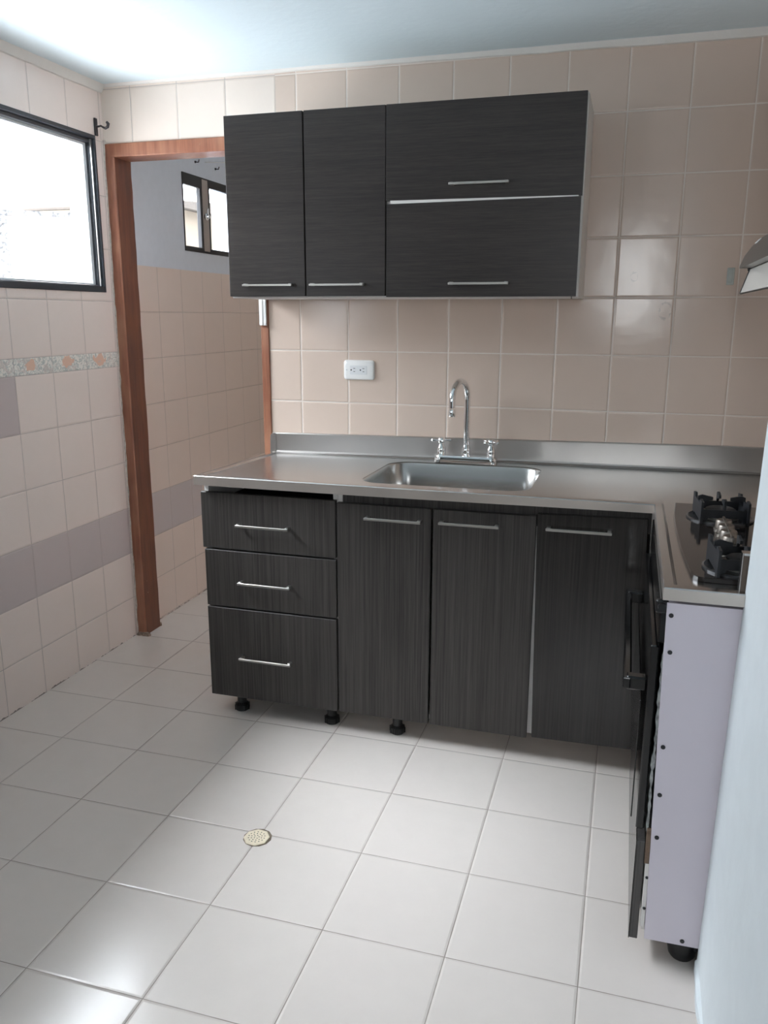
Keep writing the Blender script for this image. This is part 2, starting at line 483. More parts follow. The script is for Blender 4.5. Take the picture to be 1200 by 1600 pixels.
# broken mortar round the left jamb's foot and beside it
bm = bmesh.new(); prev = None
for i in range(61):
    z = 0+(2.13)*i/60
    w = .006+random.uniform(-.0025, .003)
    ring = [bm.verts.new(p) for p in ((LX, -.010, z), (LX+w, -.0105, z), (LX+w, 0, z), (LX, 0, z))]
    if prev:
        for k in range(3): bm.faces.new((prev[k], prev[k+1], ring[k+1], ring[k]))
    prev = ring
obj('caulk_line', bm, M['caulk'], D)
bm = bmesh.new()
for k in range(9):
    lathe(bm, (LX+.01+.055*random.random(), -.012+.13*random.random()*(k > 4), 0), [(.014, 0), (.012, .006+.008*random.random()), (.004, .014)], n=7)
obj('mortar_lump', bm, simple('grey brown mortar', srgb(150, 128, 112), .9, bumpy=.003, bscale=80., var=.4), D)

# ------------------------------------------------------------------ window 1 (sliding, dark frame)
y0, y1, z0, z1 = W1
Wn = sthing('window_1', (LX, (y0+y1)/2, z0))
def ring_frame(bm, x0, x1, y0, y1, z0, z1, b, top=None, bot=None):
    top = top or b; bot = bot or b
    box(bm, x0, x1, y0, y0+b, z0, z1, .001); box(bm, x0, x1, y1-b, y1, z0, z1, .001)
    box(bm, x0, x1, y0+b, y1-b, z0, z0+bot, .001); box(bm, x0, x1, y0+b, y1-b, z1-top, z1, .001)
bm = bmesh.new()
ring_frame(bm, LX-.05, LX+.004, y0, y1, z0, z1, .010, .014, .024)
ring_frame(bm, LX-.05, LX-.012, y0+.010, y1-.012, z0+.02, z1-.014, .012, .014, .008)
obj('window_frame', bm, M['alu_dark'], Wn)
bm = bmesh.new(); box(bm, LX-.012, LX-.006, y1-.021, y1-.011, z0+.024, z1-.016)
obj('track', bm, M['alu_silver'], Wn)
bm = bmesh.new()
ring_frame(bm, LX-.045, LX-.028, (y0+y1)/2, y1-.024, z0+.030, z1-.030, .018, .010, .006)
obj('sash', bm, M['sash'], Wn)
bm = bmesh.new()
ring_frame(bm, LX-.027, LX-.014, y0+.022, (y0+y1)/2+.03, z0+.030, z1-.030, .025, .014, .008)
obj('sash', bm, M['sash'], Wn)
obj('pane', B(LX-.038, LX-.034, (y0+y1)/2+.02, y1-.05, z0+.036, z1-.040), M['glass'], Wn)
obj('pane', B(LX-.023, LX-.019, y0+.047, (y0+y1)/2+.005, z0+.038, z1-.044), M['glass'], Wn)

# ------------------------------------------------------------------ window 2 (laundry)
y0, y1, z0, z1 = W2
Wn = sthing('window_2', (LX, (y0+y1)/2, z0))
bm = bmesh.new()
box(bm, LX-.018, LX+.003, y0, .80, z1-.054, z1, .001); box(bm, LX-.018, LX+.003, .862, y1, z1-.04, z1, .001)
box(bm, LX-.018, LX+.003, .80, .862, z1-.05, z1, .001)
box(bm, LX-.018, LX+.003, y0, y1, z0, z0+.024, .001)
box(bm, LX-.018, LX+.003, .775, .797, z0+.024, z1-.05, .001); box(bm, LX-.018, LX+.003, .853, .875, z0+.024, z1-.04, .001)
box(bm, LX-.018, LX+.003, y0, y0+.004, z0+.024, z1-.05); box(bm, LX-.018, LX+.003, y1-.02, y1, z0+.024, z1-.04)
obj('window_frame', bm, M['alu_black'], Wn)
obj('mullion', B(LX-.016, LX+.006, .797, .853, z0+.01, z1-.008, .002), M['alu_tan'], Wn)
bm = bmesh.new()
lathe(bm, (LX+.008, .818, 1.925), [(.018, 0), (.018, .006), (.010, .010), (.010, .018), (.006, .020)], n=20, axis='x')
box(bm, LX+.018, LX+.024, .813, .823, 1.925, 1.965, .001)
obj('latch', bm, M['chrome'], Wn)
obj('pane', B(LX-.014, LX-.010, y0+.003, .776, z0+.02, z1-.05), M['glass'], Wn)
obj('pane', B(LX-.014, LX-.010, .874, y1-.018, z0+.02, z1-.036), M['glass'], Wn)

# unseen windows behind the camera, added for frontal light and the tile highlight
for nme, w in (('added_window_3', WB[0]), ('window_4', WB[1])):
    Wn = sthing(nme, ((w[0]+w[1])/2, YB, w[2]))
    bm = bmesh.new()
    box(bm, w[0], w[0]+.04, YB-.07, YB-.03, w[2], w[3]); box(bm, w[1]-.04, w[1], YB-.07, YB-.03, w[2], w[3])
    box(bm, w[0]+.04, w[1]-.04, YB-.07, YB-.03, w[2], w[2]+.04); box(bm, w[0]+.04, w[1]-.04, YB-.07, YB-.03, w[3]-.04, w[3])
    if nme == 'added_window_3': box(bm, (w[0]+w[1])/2-.025, (w[0]+w[1])/2+.025, YB-.07, YB-.03, w[2]+.04, w[3]-.04)
    obj('window_frame', bm, M['alu_dark'], Wn)
    obj('pane', B(w[0]+.03, w[1]-.03, YB-.052, YB-.048, w[2]+.03, w[3]-.03), M['glass'], Wn)

Wn = sthing('added_window_5', (.85, .675, 1.65))  # unseen window added to brighten the laundry
bm = bmesh.new(); box(bm, .83, .87, .25, .29, 1.65, 2.2); box(bm, .83, .87, 1.06, 1.1, 1.65, 2.2); box(bm, .83, .87, .29, 1.06, 1.65, 1.69); box(bm, .83, .87, .29, 1.06, 2.16, 2.2)
obj('window_frame', bm, M['alu_black'], Wn)
obj('pane', B(.848, .852, .28, 1.07, 1.68, 2.17), M['glass'], Wn)
# ------------------------------------------------------------------ cabinets
def bar_handle(parent, xa, xb, z, yf, t=.0085, proj=.028):
    """flat bar handle on a front facing -y"""
    bm = bmesh.new()
    box(bm, xa, xb, yf-proj, yf-proj+.007, z-t/2, z+t/2, .0012)
    for x in (xa+.008, xb-.008):
        box(bm, x-.006, x+.006, yf-proj+.006, yf+.0005, z-.0035, z+.0055, .001)
    return obj('handle', bm, M['handle'], parent)

def leveller(parent, x, y, ztop):
    bm = bmesh.new()
    lathe(bm, (x, y, 0), [(.024, 0), (.0265, .003), (.0265, .022), (.022, .027), (.0175, .030), (.0175, ztop-.012), (.026, ztop-.010), (.026, ztop)], n=20)
    for k in range(8):
        a = 2*PI*k/8
        lathe(bm, (x+.0255*math.cos(a), y+.0255*math.sin(a), .003), [(.004, 0), (.004, .019)], n=6)
    return obj('leg', bm, M['black_plastic'], parent, smooth=30)

YF = -.600          # plane of the fronts
ZB = .082
def carcass(x0, x1, z0=ZB+.004, z1=.868, back=-.004, yf=YF+.020, t=.016):
    bm = bmesh.new()
    box(bm, x0, x0+t, yf, back, z0, z1); box(bm, x1-t, x1, yf, back, z0, z1)
    box(bm, x0+t, x1-t, yf, back, z0, z0+t); box(bm, x0+t, x1-t, back-.008, back, z0+t, z1)
    return bm

# drawer unit
C1 = thing('base_cabinet', 'dark base cabinet of three drawers at the left end of the steel worktop', 'cabinet', (.108, -.3, 0), 'base cabinets under the steel worktop')
obj('carcass', carcass(-.141, .357), M['white_board'], C1)
for (za, zb, xo, hz, hx) in ((.640, .842, -.004, .7325, (-.006, .192)), (.4245, .634, .002, .5225, (-.006, .192)), (ZB-.008, .4185, .002, .2365, (-.012, .189))):
    d = obj('drawer', B(-.142+xo, .355, YF, YF+.018, za, zb, .0015), M['lam_low'], C1)
    bm = B(-.120, .335, YF+.019, -.10, za+.01, zb-.045)
    obj('drawer_box', bm, M['dark_inside'], d)
    bar_handle(d, hx[0], hx[1], hz, YF)
for (x, y) in ((-.045, -.545), (.314, -.545), (-.06, -.08), (.29, -.08)): leveller(C1, x, y, ZB+.004)

# sink unit
C2 = thing('base_cabinet', 'dark base cabinet with two tall doors directly under the sink', 'cabinet', (.70, -.3, 0), 'base cabinets under the steel worktop')
obj('carcass', carcass(.3585, 1.036), M['white_board'], C2)
obj('front_rail', B(.376, 1.0368, YF+.0185, YF+.0199, .800, .868), M['lam_low'], C2)
for (xa, xb, hx, hz) in ((.3605, .684, (.462, .655), .7925), (.6905, 1.0205, (.713, .907), .796)):
    d = obj('door', B(xa, xb, YF, YF+.018, ZB-.006, .836, .0015), M['lam_low'], C2)
    bar_handle(d, hx[0], hx[1], hz, YF)
for (x, y) in ((.562, -.548), (.95, -.42), (.42, -.08), (.95, -.08)): leveller(C2, x, y, ZB+.004)

# corner unit with the single glossy door, hung a little askew
C3 = thing('base_cabinet', 'dark corner base cabinet with one glossy door hung askew', 'cabinet', (1.2, -.3, 0), 'base cabinets under the steel worktop')
obj('carcass', carcass(1.0375, 1.379), M['white_board'], C3)
obj('front_rail', B(1.0372, 1.362, YF+.0185, YF+.0199, .800, .868), M['lam_low'], C3)
R3 = Matrix.Translation((1.03, 0, .845)) @ Matrix.Rotation(math.radians(-1.1), 4, 'Y') @ Matrix.Translation((-1.03, 0, -.845))
d = obj('door', B(1.0228, 1.352, YF, YF+.018, ZB, .845, .0015, 1, R3), M['lam_gloss'], C3)
bar_handle(d, 1.052, 1.25, .802, YF)
for (x, y) in ((1.12, -.08), (1.33, -.08)): leveller(C3, x, y, ZB+.004)

# peninsula unit
PX = 1.380; PYE = -1.396
C4 = thing('peninsula_cabinet', 'cabinet under the black hob, closed by a pale lilac end panel', 'cabinet', (1.66, -1.0, 0))
bm = bmesh.new()
prism(bm, [(1.374, .868), (1.388, .058), (1.93, .066), (1.93, .868)], 'y', -1.411, -1.396)
sp = obj('side_panel', bm, M['lilac_board'], C4); sp['label'] = 'pale lilac end panel'
for (x, z) in ((1.384, .841), (1.388, .760), (1.3915, .542), (1.3935, .427), (1.3955, .322), (1.469, .071)):
    bm = bmesh.new(); lathe(bm, (x, -1.4112, z), [(.005, .0005), (.0048, -.0015), (.003, -.002)], n=12, axis='y')
    obj('screw', bm, M['screw'], sp)
bm = bmesh.new()
box(bm, PX, 1.93, -.62, -.604, .07, .868); box(bm, PX, 1.93, PYE, -.62, .07, .086); box(bm, 1.914, 1.93, PYE, -.62, .086, .868)
obj('carcass', bm, M['white_board'], C4)
# narrow filler strip with two screws beside the panel's foot
bm = B(1.3765, 1.386, -1.408, -1.390, .085, .270, .001)
fs = obj('filler_strip', bm, M['white_board'], C4)
for z in (.215, .135):
    bm = bmesh.new(); lathe(bm, (1.3825, -1.4082, z), [(.0038, .0004), (.003, -.0018)], n=10, axis='y'); obj('screw', bm, M['screw'], fs)
bm = B(1.3555, 1.3735, -1.402, -.664, .046, .300, .0012)
dl = obj('door', bm, M['lam_edge'], C4)
obj('edge_band', B(1.3535, 1.3553, -1.402, -.664, .045, .300), M['lam_gloss'], dl)
bm = B(1.374, 1.384, -1.409, -1.397, .250, .335, .001)
obj('wood_block', bm, simple('bare wood block', srgb(112, 92, 76), .7, var=.3), C4)
for (x, y) in ((1.475, -1.365), (1.85, -1.34), (1.45, -.70)): 
    bm = bmesh.new()
    lathe(bm, (x, y, 0), [(.026, 0), (.030, .006), (.032, .018), (.036, .030), (.040, .050), (.040, .066)], n=22)
    if x < 1.48: box(bm, x+.0, x+.045, y-.03, y+.03, .035, .066, .003)
    obj('leg', bm, M['black_plastic'], C4, smooth=30)

# built-in oven on the peninsula's kitchen side
OV = thing('oven', 'black built-in oven seen edge-on, its handle sticking out below the hob', 'oven', (1.37, -1.0, .30))
obj('body', B(1.384, 1.86, -1.385, -.66, .31, .862), M['dark_inside'], OV)
ctl = obj('control_panel', B(1.362, 1.383, -1.405, -.655, .775, .866, .003), M['oven_black'], OV)
od = obj('door', B(1.350, 1.368, -1.395, -.665, .325, .765, .003), M['oven_black'], OV)
bm = bmesh.new(); prev = None
for i in range(41):
    z = .325+.43*i/40
    w = .0030+random.uniform(-.0018, .0018)
    c = 1.3740+.0032*(z-.325)/.43+.0008*math.sin(i*.35)
    ring = [bm.verts.new(p) for p in ((c-w, -1.399, z), (c+w, -1.399, z), (c+w, -1.39, z), (c-w, -1.39, z))]
    if prev:
        for k in range(4): bm.faces.new((prev[k], prev[(k+1) % 4], ring[(k+1) % 4], ring[k]))
    prev = ring
obj('seal_strip', bm, M['worn_strip'], od)
bm = bmesh.new()
box(bm, 1.300, 1.318, -1.350, -.72, .638, .666, .004, 2)
for y in (-1.335, -.74): box(bm, 1.306, 1.351, y-.014, y+.014, .636, .668, .004)
obj('handle', bm, M['oven_black'], od)
bm = bmesh.new(); box(bm, 1.352, 1.378, -1.409, -1.396, .842, .872, .004); lathe(bm, (1.365, -1.409, .858), [(.009, 0), (.008, -.006)], n=14, axis='y')
obj('hinge_cover', bm, M['black_plastic'], OV)
obj('inner_glass_edge', B(1.3385, 1.3415, -1.36, -.70, .33, .62, .001), M['oven_black'], OV)

# ------------------------------------------------------------------ worktop
def wz(x, y):
    return -.013*max(0, min(1, (.75-x)/.9))*max(0, min(1, (y+.63)/.6)) + .004*max(0, min(1, (x-1.2)/.6))*max(0, min(1, (y+.63)/.6))
def warp(bm):
    for v in bm.verts: v.co.z += wz(v.co.x, v.co.y)
def rrect(x0, x1, y0, y1, r, n=8):
    pts = []
    for (cx, cy, a0) in ((x1-r, y1-r, 0), (x0+r, y1-r, 90), (x0+r, y0+r, 180), (x1-r, y0+r, 270)):
        for k in range(n+1):
            a = math.radians(a0+90*k/n); pts.append((cx+r*math.cos(a), cy+r*math.sin(a)))
    return pts
WT = thing('worktop', 'L-shaped stainless steel worktop with upstand and sunken sink', 'worktop', (.6, -.3, .872))
ZT = .905; YFW = -.634; XL = -.152; XI = 1.364; YN = -1.424; XE = 1.955
def ell(i, wall=None):
    wl = i if wall is None else wall
    return [(XL+i, YFW+i), (XI+i, YFW+i), (XI+i, YN+i), (XE-wl, YN+i), (XE-wl, -.004-wl), (XL+.022+i, -.004-wl)]
bm = bmesh.new()
def subdiv(loop, seg=.05):
    out = []
    for a, b in zip(loop, loop[1:]+loop[:1]):
        n = max(1, int(math.hypot(b[0]-a[0], b[1]-a[1])/seg))
        out += [(a[0]+(b[0]-a[0])*k/n, a[1]+(b[1]-a[1])*k/n) for k in range(n)]
    return out
N = None
def loopverts(i, z, base=subdiv(ell(0))):
    l = []
    # offset each corner loop and subdivide with equal counts
    A = ell(0); Bq = ell(i)
    for a, b, c, d2 in zip(A, A[1:]+A[:1], Bq, Bq[1:]+Bq[:1]):
        n = max(1, int(math.hypot(b[0]-a[0], b[1]-a[1])/.05))
        l += [bm.verts.new((c[0]+(d2[0]-c[0])*k/n, c[1]+(d2[1]-c[1])*k/n, z)) for k in range(n)]
    return l
loops = [loopverts(0, ZT-.003), loopverts(.002, ZT-.0005), loopverts(.006, ZT), loopverts(.020, ZT+.001), loopverts(.028, ZT-.0042)]
for a, b in zip(loops, loops[1:]):
    for k in range(len(a)):
        bm.faces.new((a[k], a[(k+1) % len(a)], b[(k+1) % len(a)], b[k]))
hole = [bm.verts.new((p[0], p[1], ZT-.0042)) for p in rrect(.415, .988, -.552, -.105, .075)]
edges = []
for lp in (loops[-1], hole):
    for k in range(len(lp)):
        e = bm.edges.get((lp[k], lp[(k+1) % len(lp)])) or bm.edges.new((lp[k], lp[(k+1) % len(lp)]))
        edges.append(e)
bmesh.ops.triangle_fill(bm, use_beauty=True, use_dissolve=False, edges=edges)
warp(bm)
obj('top_sheet', bm, M['steel'], WT, smooth=25)
# folded apron
bm = bmesh.new()
A = ell(0); t = .012
def strip(p, q, nrm):
    n = max(1, int(math.hypot(q[0]-p[0], q[1]-p[1])/.1)); prev = None
    for k in range(n+1):
        x = p[0]+(q[0]-p[0])*k/n; y = p[1]+(q[1]-p[1])*k/n
        zlo = .8715 + (.006*max(0, min(1, (x-.5)/.8)))
        ring = [bm.verts.new(c) for c in ((x, y, ZT-.003), (x, y, zlo), (x+nrm[0]*t, y+nrm[1]*t, zlo), (x+nrm[0]*t, y+nrm[1]*t, ZT-.006))]
        if prev:
            for i in range(3): bm.faces.new((prev[i], prev[i+1], ring[i+1], ring[i]))
        prev = ring
strip(A[5], A[0], (1, .05)); strip(A[0], A[1], (0, 1)); strip(A[1], A[2], (1, 0)); strip(A[2], A[3], (0, 1))
warp(bm)
obj('apron', bm, M['steel_apron'], WT)
# upstand along the wall
bm = bmesh.new()
xs = [-.128+2.083*i/30 for i in range(31)]
def uz(x): return .972+.025*max(0, min(1, (x+.13)/1.7))
prev = None
for i, x in enumerate(xs):
    zb = ZT-.004+wz(x, -.02); zt = uz(x)
    ys = -.018
    if i == 0:
        for k in range(5):
            pass
    ring = [bm.verts.new(c) for c in ((x, ys-.012, zb), (x, ys-.002, zb+.006), (x, ys, zb+.012), (x, ys, zt-.003), (x, ys+.003, zt), (x, -.0015, zt), (x, -.0015, zb))]
    if prev:
        for k in range(6): bm.faces.new((prev[k], prev[k+1], ring[k+1], ring[k]))
    prev = ring
# rounded upper left end cheek
bm2 = []
cz = .885
poly = [(-.138, cz), (-.112, cz), (-.112, .9715), (-.124, .9715), (-.131, .968), (-.136, .960)]
prism(bm, poly, 'y', -.021, -.0012)
obj('upstand', bm, M['steel_upstand'], WT)
# basin
bm = bmesh.new(); prev = None
for (ins, z, r) in ((-.003, ZT-.0050, .078), (0, ZT-.0075, .075), (.004, ZT-.012, .073), (.012, ZT-.10, .066), (.018, ZT-.155, .06), (.035, ZT-.172, .05), (.07, ZT-.176, .04)):
    ring = [bm.verts.new((p[0], p[1], z+wz(p[0], p[1]))) for p in rrect(.415+ins, .988-ins, -.552+ins, -.105-ins, r)]
    if prev:
        for k in range(len(ring)): bm.faces.new((prev[k], prev[(k+1) % len(ring)], ring[(k+1) % len(ring)], ring[k]))
    prev = ring
bm.faces.new(prev)
bs = obj('basin', bm, M['steel_basin'], WT, smooth=50)
bm = bmesh.new(); lathe(bm, (.70, -.33, ZT-.178), [(.045, 0), (.045, .004), (.036, .005), (.030, .002), (.01, .001)], n=28)
obj('drain', bm, M['chrome'], bs, smooth=30)
# short raised flange where the worktop meets the partition
bm = bmesh.new(); box(bm, 1.5075, 1.5095, -1.4105, -1.386, ZT, .985, .0005); box(bm, 1.5095, 1.70, -1.4105, -1.386, .980, .985, .0005)
fl = obj('flange', bm, M['steel'], WT)
obj('flange_core', B(1.5095, 1.70, -1.4085, -1.386, ZT, .980), simple('brown unpainted board', srgb(104, 90, 80), .7, var=.2), fl)

# ------------------------------------------------------------------ faucet
FX, FY = .694, -.078; FZ = ZT-.004+wz(.694, -.08)
F = thing('faucet', 'chrome gooseneck faucet with two cross handles behind the sink', 'faucet', (FX, FY, FZ))
bm = bmesh.new()
pl = [(p[0], p[1]) for p in rrect(FX-.120, FX+.120, FY-.027, FY+.027, .026)]
for (s, za, zb) in ((1, 0, .018),):
    prev = None
    for (k, z) in ((1.02, 0), (1.02, .016), (.97, .024), (.88, .027)):
        ring = [bm.verts.new((FX+(p[0]-FX)*(1-(1-k)*.25), FY+(p[1]-FY)*k, FZ+z)) for p in pl]
        if prev:
            for i in range(len(ring)): bm.faces.new((prev[i], prev[(i+1) % len(ring)], ring[(i+1) % len(ring)], ring[i]))
        else: bm.faces.new(ring[::-1])
        prev = ring
    bm.faces.new(prev)
obj('base_plate', bm, M['chrome'], F, smooth=40)
bm = bmesh.new()
lathe(bm, (FX, FY, FZ+.023), [(.019, 0), (.019, .006), (.016, .012), (.0175, .020), (.0165, .034), (.0115, .044), (.0105, .050)], n=28)
pts = [(FX, FY, FZ+.06), (FX, FY, FZ+.15), (FX, FY, FZ+.235)]
dx, dy = -.028, -.145          # direction of the spout's reach
R0 = .5
cx, cy = FX+dx*.5, FY+dy*.5
rad = math.hypot(dx, dy)*.5; zc0 = FZ+.243
for k in range(1, 21):
    a = PI*k/20*1.02
    s = .5*(1-math.cos(a))
    pts.append((FX+dx*s, FY+dy*s, zc0+rad*math.sin(a)*.92))
e = Vector(pts[-1]); pts.append((e.x, e.y, e.z-.018)); e = Vector(pts[-1])
tube(bm, pts, .0112, n=18)
lathe(bm, (e.x, e.y, e.z-.030), [(.0118, 0), (.0128, .002), (.0128, .018), (.0118, .022), (.0112, .026)], n=22)
obj('spout', bm, M['chrome'], F, smooth=40)
for sx in (-.095, .095):
    bm = bmesh.new()
    lathe(bm, (FX+sx, FY, FZ+.022), [(.0185, 0), (.0185, .004), (.0165, .007), (.0175, .022), (.0165, .033), (.011, .042), (.0095, .055)], n=26)
    v = obj('valve', bm, M['chrome'], F, smooth=40)
    bm = bmesh.new(); hz = FZ+.083
    lathe(bm, (FX+sx, FY, hz-.010), [(.012, 0), (.0145, .005), (.0145, .013), (.011, .019), (.004, .022)], n=20)
    for k in range(4):
        a = math.radians(20 if sx < 0 else -35)+k*PI/2
        c, s = math.cos(a), math.sin(a)
        P = lambda r: (FX+sx+c*r, FY+s*r, hz)
        tube(bm, [P(.008), P(.018), P(.030), P(.036), P(.040)], [.0046, .0038, .0056, .0060, .002], n=10)
    obj('cross_handle', bm, M['chrome'], v, smooth=40)

# ------------------------------------------------------------------ hob
HZ = ZT-.004
H = thing('hob', 'dark glass gas hob with cast iron supports set in the worktop', 'hob', (1.64, -.98, HZ))
bm = bmesh.new()
arc = [(1.422, -.62), (1.4135, -.74), (1.411, -.86), (1.411, -.98), (1.413, -1.10), (1.4175, -1.22), (1.4225, -1.31), (1.426, -1.338), (1.434, -1.350), (1.446, -1.354)]
outl = arc+[(1.88, -1.354), (1.88, -.62)]
A = [bm.verts.new((x, y, HZ+.0005)) for x, y in outl]; A2 = [bm.verts.new((x+.0004, y, HZ+.0098)) for x, y in outl]
A3 = [bm.verts.new((x+(.0016 if x < 1.6 else -.001), y+(.0012 if y < -1.2 else -.0012 if y > -.63 else 0), HZ+.0105)) for x, y in outl]
n = len(outl)
for P0, P1 in ((A, A2), (A2, A3)):
    for i in range(n): bm.faces.new((P0[i], P0[(i+1) % n], P1[(i+1) % n], P1[i]))
bm.faces.new(A[::-1]); bm.faces.new(A3)
obj('glass_top', bm, M['hob_glass'], H)
GT = HZ+.0105
def burner(cx, cy, r):
    bm = bmesh.new()
    lathe(bm, (cx, cy, GT), [(r+.006, .002), (r+.004, .005), (r+.004, .008), (r, .010), (r, .020), (r-.004, .022)], n=36)
    for k in range(24):
        a = 2*PI*k/24
        bmb = Matrix.Translation((cx, cy, GT+.015)) @ Matrix.Rotation(a, 4, 'Z')
        box(bm, r-.001, r+.0015, -.002, .002, -.004, .004, M=bmb)
    b = obj('burner', bm, M['alu_burner'], H, smooth=30)
    bm = bmesh.new(); lathe(bm, (cx, cy, GT), [(r+.044, 0), (r+.044, .004), (r+.040, .006), (r+.032, .003), (r+.006, .003)], n=40)
    obj('dish', bm, M['dish'], b, smooth=30)
    bm = bmesh.new(); lathe(bm, (cx, cy, GT+.0222), [(r-.004, 0), (r-.003, .004), (r-.008, .007), (r*.4, .0085)], n=30)
    obj('cap', bm, M['black_iron'], b, smooth=30)
    return b
def grate(cx, cy, r, w, rot, h=.058):
    bm = bmesh.new()
    Rm = Matrix.Translation((cx, cy, GT)) @ Matrix.Rotation(rot, 4, 'Z')
    # two upright side plates joined by cross bars, four prongs
    for s in (-1, 1):
        poly = [(-w-.014, 0), (-w+.010, 0), (-w+.014, .008), (w-.014, .008), (w-.010, 0), (w+.014, 0), (w+.014, h), (w-.014, h+.003), (w-.020, h-.008), (-w+.020, h-.008), (-w+.014, h+.003), (-w-.014, h)]
        nb = len(bm.verts); prism(bm, poly, 'x', s*w-.003, s*w+.003)
        bm.verts.ensure_lookup_table()
        bmesh.ops.transform(bm, matrix=Rm, verts=bm.verts[nb:])
    for s in (-1, 1):
        poly = [(-w, 0), (-w+.012, 0), (-w+.018, .014), (w-.018, .014), (w-.012, 0), (w, 0), (w, h*.62), (-w, h*.62)]
        nb = len(bm.verts); prism(bm, poly, 'y', s*w-.003, s*w+.003)
        bm.verts.ensure_lookup_table()
        bmesh.ops.transform(bm, matrix=Rm, verts=bm.verts[nb:])
    for k in range(4):
        a = k*PI/2+rot
        Rk = Matrix.Translation((cx, cy, GT)) @ Matrix.Rotation(a, 4, 'Z')
        poly = [(w+.002, h*.5), (w+.002, h+.002), (w*.86, h+.006), (w*.38, h), (w*.38, h-.008), (w*.8, h-.012)]
        nb = len(bm.verts); prism(bm, poly, 'y', -.003, .003)
        bm.verts.ensure_lookup_table(); bmesh.ops.transform(bm, matrix=Rk, verts=bm.verts[nb:])
    return obj('pan_support', bm, M['black_iron'], H)
for (x, y, r, w) in ((1.528, -.790, .042, .058), (1.527, -1.270, .036, .058), (1.76, -.80, .034, .058), (1.76, -1.20, .045, .066)):
    burner(x, y, r); grate(x, y, r, w, math.radians(4))
for k in range(4):
    ky = -.915-.056*k
    bm = bmesh.new(); lathe(bm, (1.525, ky, GT), [(.024, 0), (.024, .004), (.021, .006), (.020, .022), (.018, .026)], n=28)
    box(bm, 1.522, 1.528, ky-.018, ky+.018, GT+.025, GT+.031, .001)
    kb = obj('knob', bm, M['alu_knob'], H, smooth=30)

# ------------------------------------------------------------------ range hood
HD = thing('range_hood', 'dark steel range hood jutting from the right edge above the hob', 'range hood', (1.75, -.95, 1.5))
ya, yb = -1.25, -.65
bm = bmesh.new()
prof = [(1.530, 1.568), (1.530, 1.574), (1.540, 1.600), (1.556, 1.624), (1.576, 1.645), (1.602, 1.662), (1.63, 1.672), (1.97, 1.700), (1.97, 1.568)]
prism(bm, prof, 'y', ya, yb)
obj('canopy', bm, M['hood_metal'], HD, smooth=40)
obj('chimney', B(1.574, 1.97, -1.08, -.78, 1.655, 2.335, .003), M['hood_metal'], HD)
bm = bmesh.new()
prism(bm, [(1.557, 1.566), (1.561, 1.566), (1.543, 1.504), (1.538, 1.504)], 'y', ya+.02, yb-.001)
prism(bm, [(1.561, 1.566), (1.563, 1.566), (1.60, 1.545), (1.598, 1.543)], 'y', ya+.02, yb-.02)
vs = obj('visor', bm, M['hood_visor'], HD); vs['label'] = 'pale visor hanging below the canopy'
bm = bmesh.new(); tube(bm, [(1.558, yb, 1.568), (1.539, yb+.001, 1.503)], .003, n=8); lathe(bm, (1.559, yb, 1.566), [(.009, -.004), (.009, .003)], n=14, axis='y')
tube(bm, [(1.539, yb+.001, 1.503), (1.539, ya+.02, 1.503)], .0022, n=8)
obj('visor_rim', bm, M['black_plastic'], vs)
bm = bmesh.new()
mm = Matrix.Translation((1.5665, -.672, 1.6362)) @ Matrix.Rotation(math.radians(-46), 4, 'Y')
box(bm, -.007, .007, -.02, .02, -.0008, .0008, M=mm)
obj('lamp_housing', B(1.562, 1.66, ya+.03, yb-.004, 1.540, 1.5675, .004), M['hood_metal'], HD)
obj('sticker', bm, M['white_plastic'], HD)

# ------------------------------------------------------------------ wall cabinets
UY = -.320; UZ0, UZ1 = 1.509, 2.113
def ucarcass(x0, x1, t=.015):
    bm = bmesh.new(); yf = UY+.019; b = -.002
    box(bm, x0, x0+t, yf, b, UZ0-.006, UZ1); box(bm, x1-t, x1, yf, b, UZ0-.006, UZ1)
    box(bm, x0+t, x1-t, yf, b, UZ0-.006, UZ0+t); box(bm, x0+t, x1-t, yf, b, UZ1-t, UZ1)
    box(bm, x0+t, x1-t, b-.006, b, UZ0+t, UZ1-t)
    return bm
U1 = thing('wall_cabinet', 'dark wall cabinet with two tall narrow doors, nearest the doorway', 'wall cabinet', (.15, -.16, UZ0), 'wall cabinets over the sink')
obj('carcass', ucarcass(-.141, .4435), M['white_board'], U1)
for (xa, xb, hx) in ((-.143, .1500, (-.082, .108)), (.1545, .4435, (.173, .371))):
    d = obj('door', B(xa, xb, UY, UY+.018, UZ0-.0005, UZ1, .0014), M['lam_up'], U1)
    bar_handle(d, hx[0], hx[1], 1.5465, UY, .007, .026)
U2 = thing('wall_cabinet', 'wide dark wall cabinet with two lift-up flaps, right of the narrow doors', 'wall cabinet', (.767, -.16, UZ0), 'wall cabinets over the sink')
obj('carcass', ucarcass(.4455, 1.0905), M['white_board'], U2)
obj('shelf', B(.4605, 1.0755, UY+.0005, -.01, 1.806, 1.8165), M['white_board'], U2)
for (za, zb, xa, xb, hx, hz) in ((1.8165, UZ1, .4455, 1.0865, (.663, .858), 1.859), (UZ0-.004, 1.8055, .4475, 1.0835, (.668, .868), 1.547)):
    bm = bmesh.new(); up = za > 1.7
    prism(bm, [(xa, za), (xb, za-(.004 if up else 0)), (xb, zb+(0 if up else .004)), (xa, zb)], 'y', UY, UY+.018)
    d = obj('flap', bm, M['lam_up'], U2)
    bar_handle(d, hx[0], hx[1], hz, UY, .008, .026)
obj('hinge_pin', B(1.069, 1.0715, UY+.002, UY+.006, UZ0-.012, UZ0+.002), M['screw'], U2)

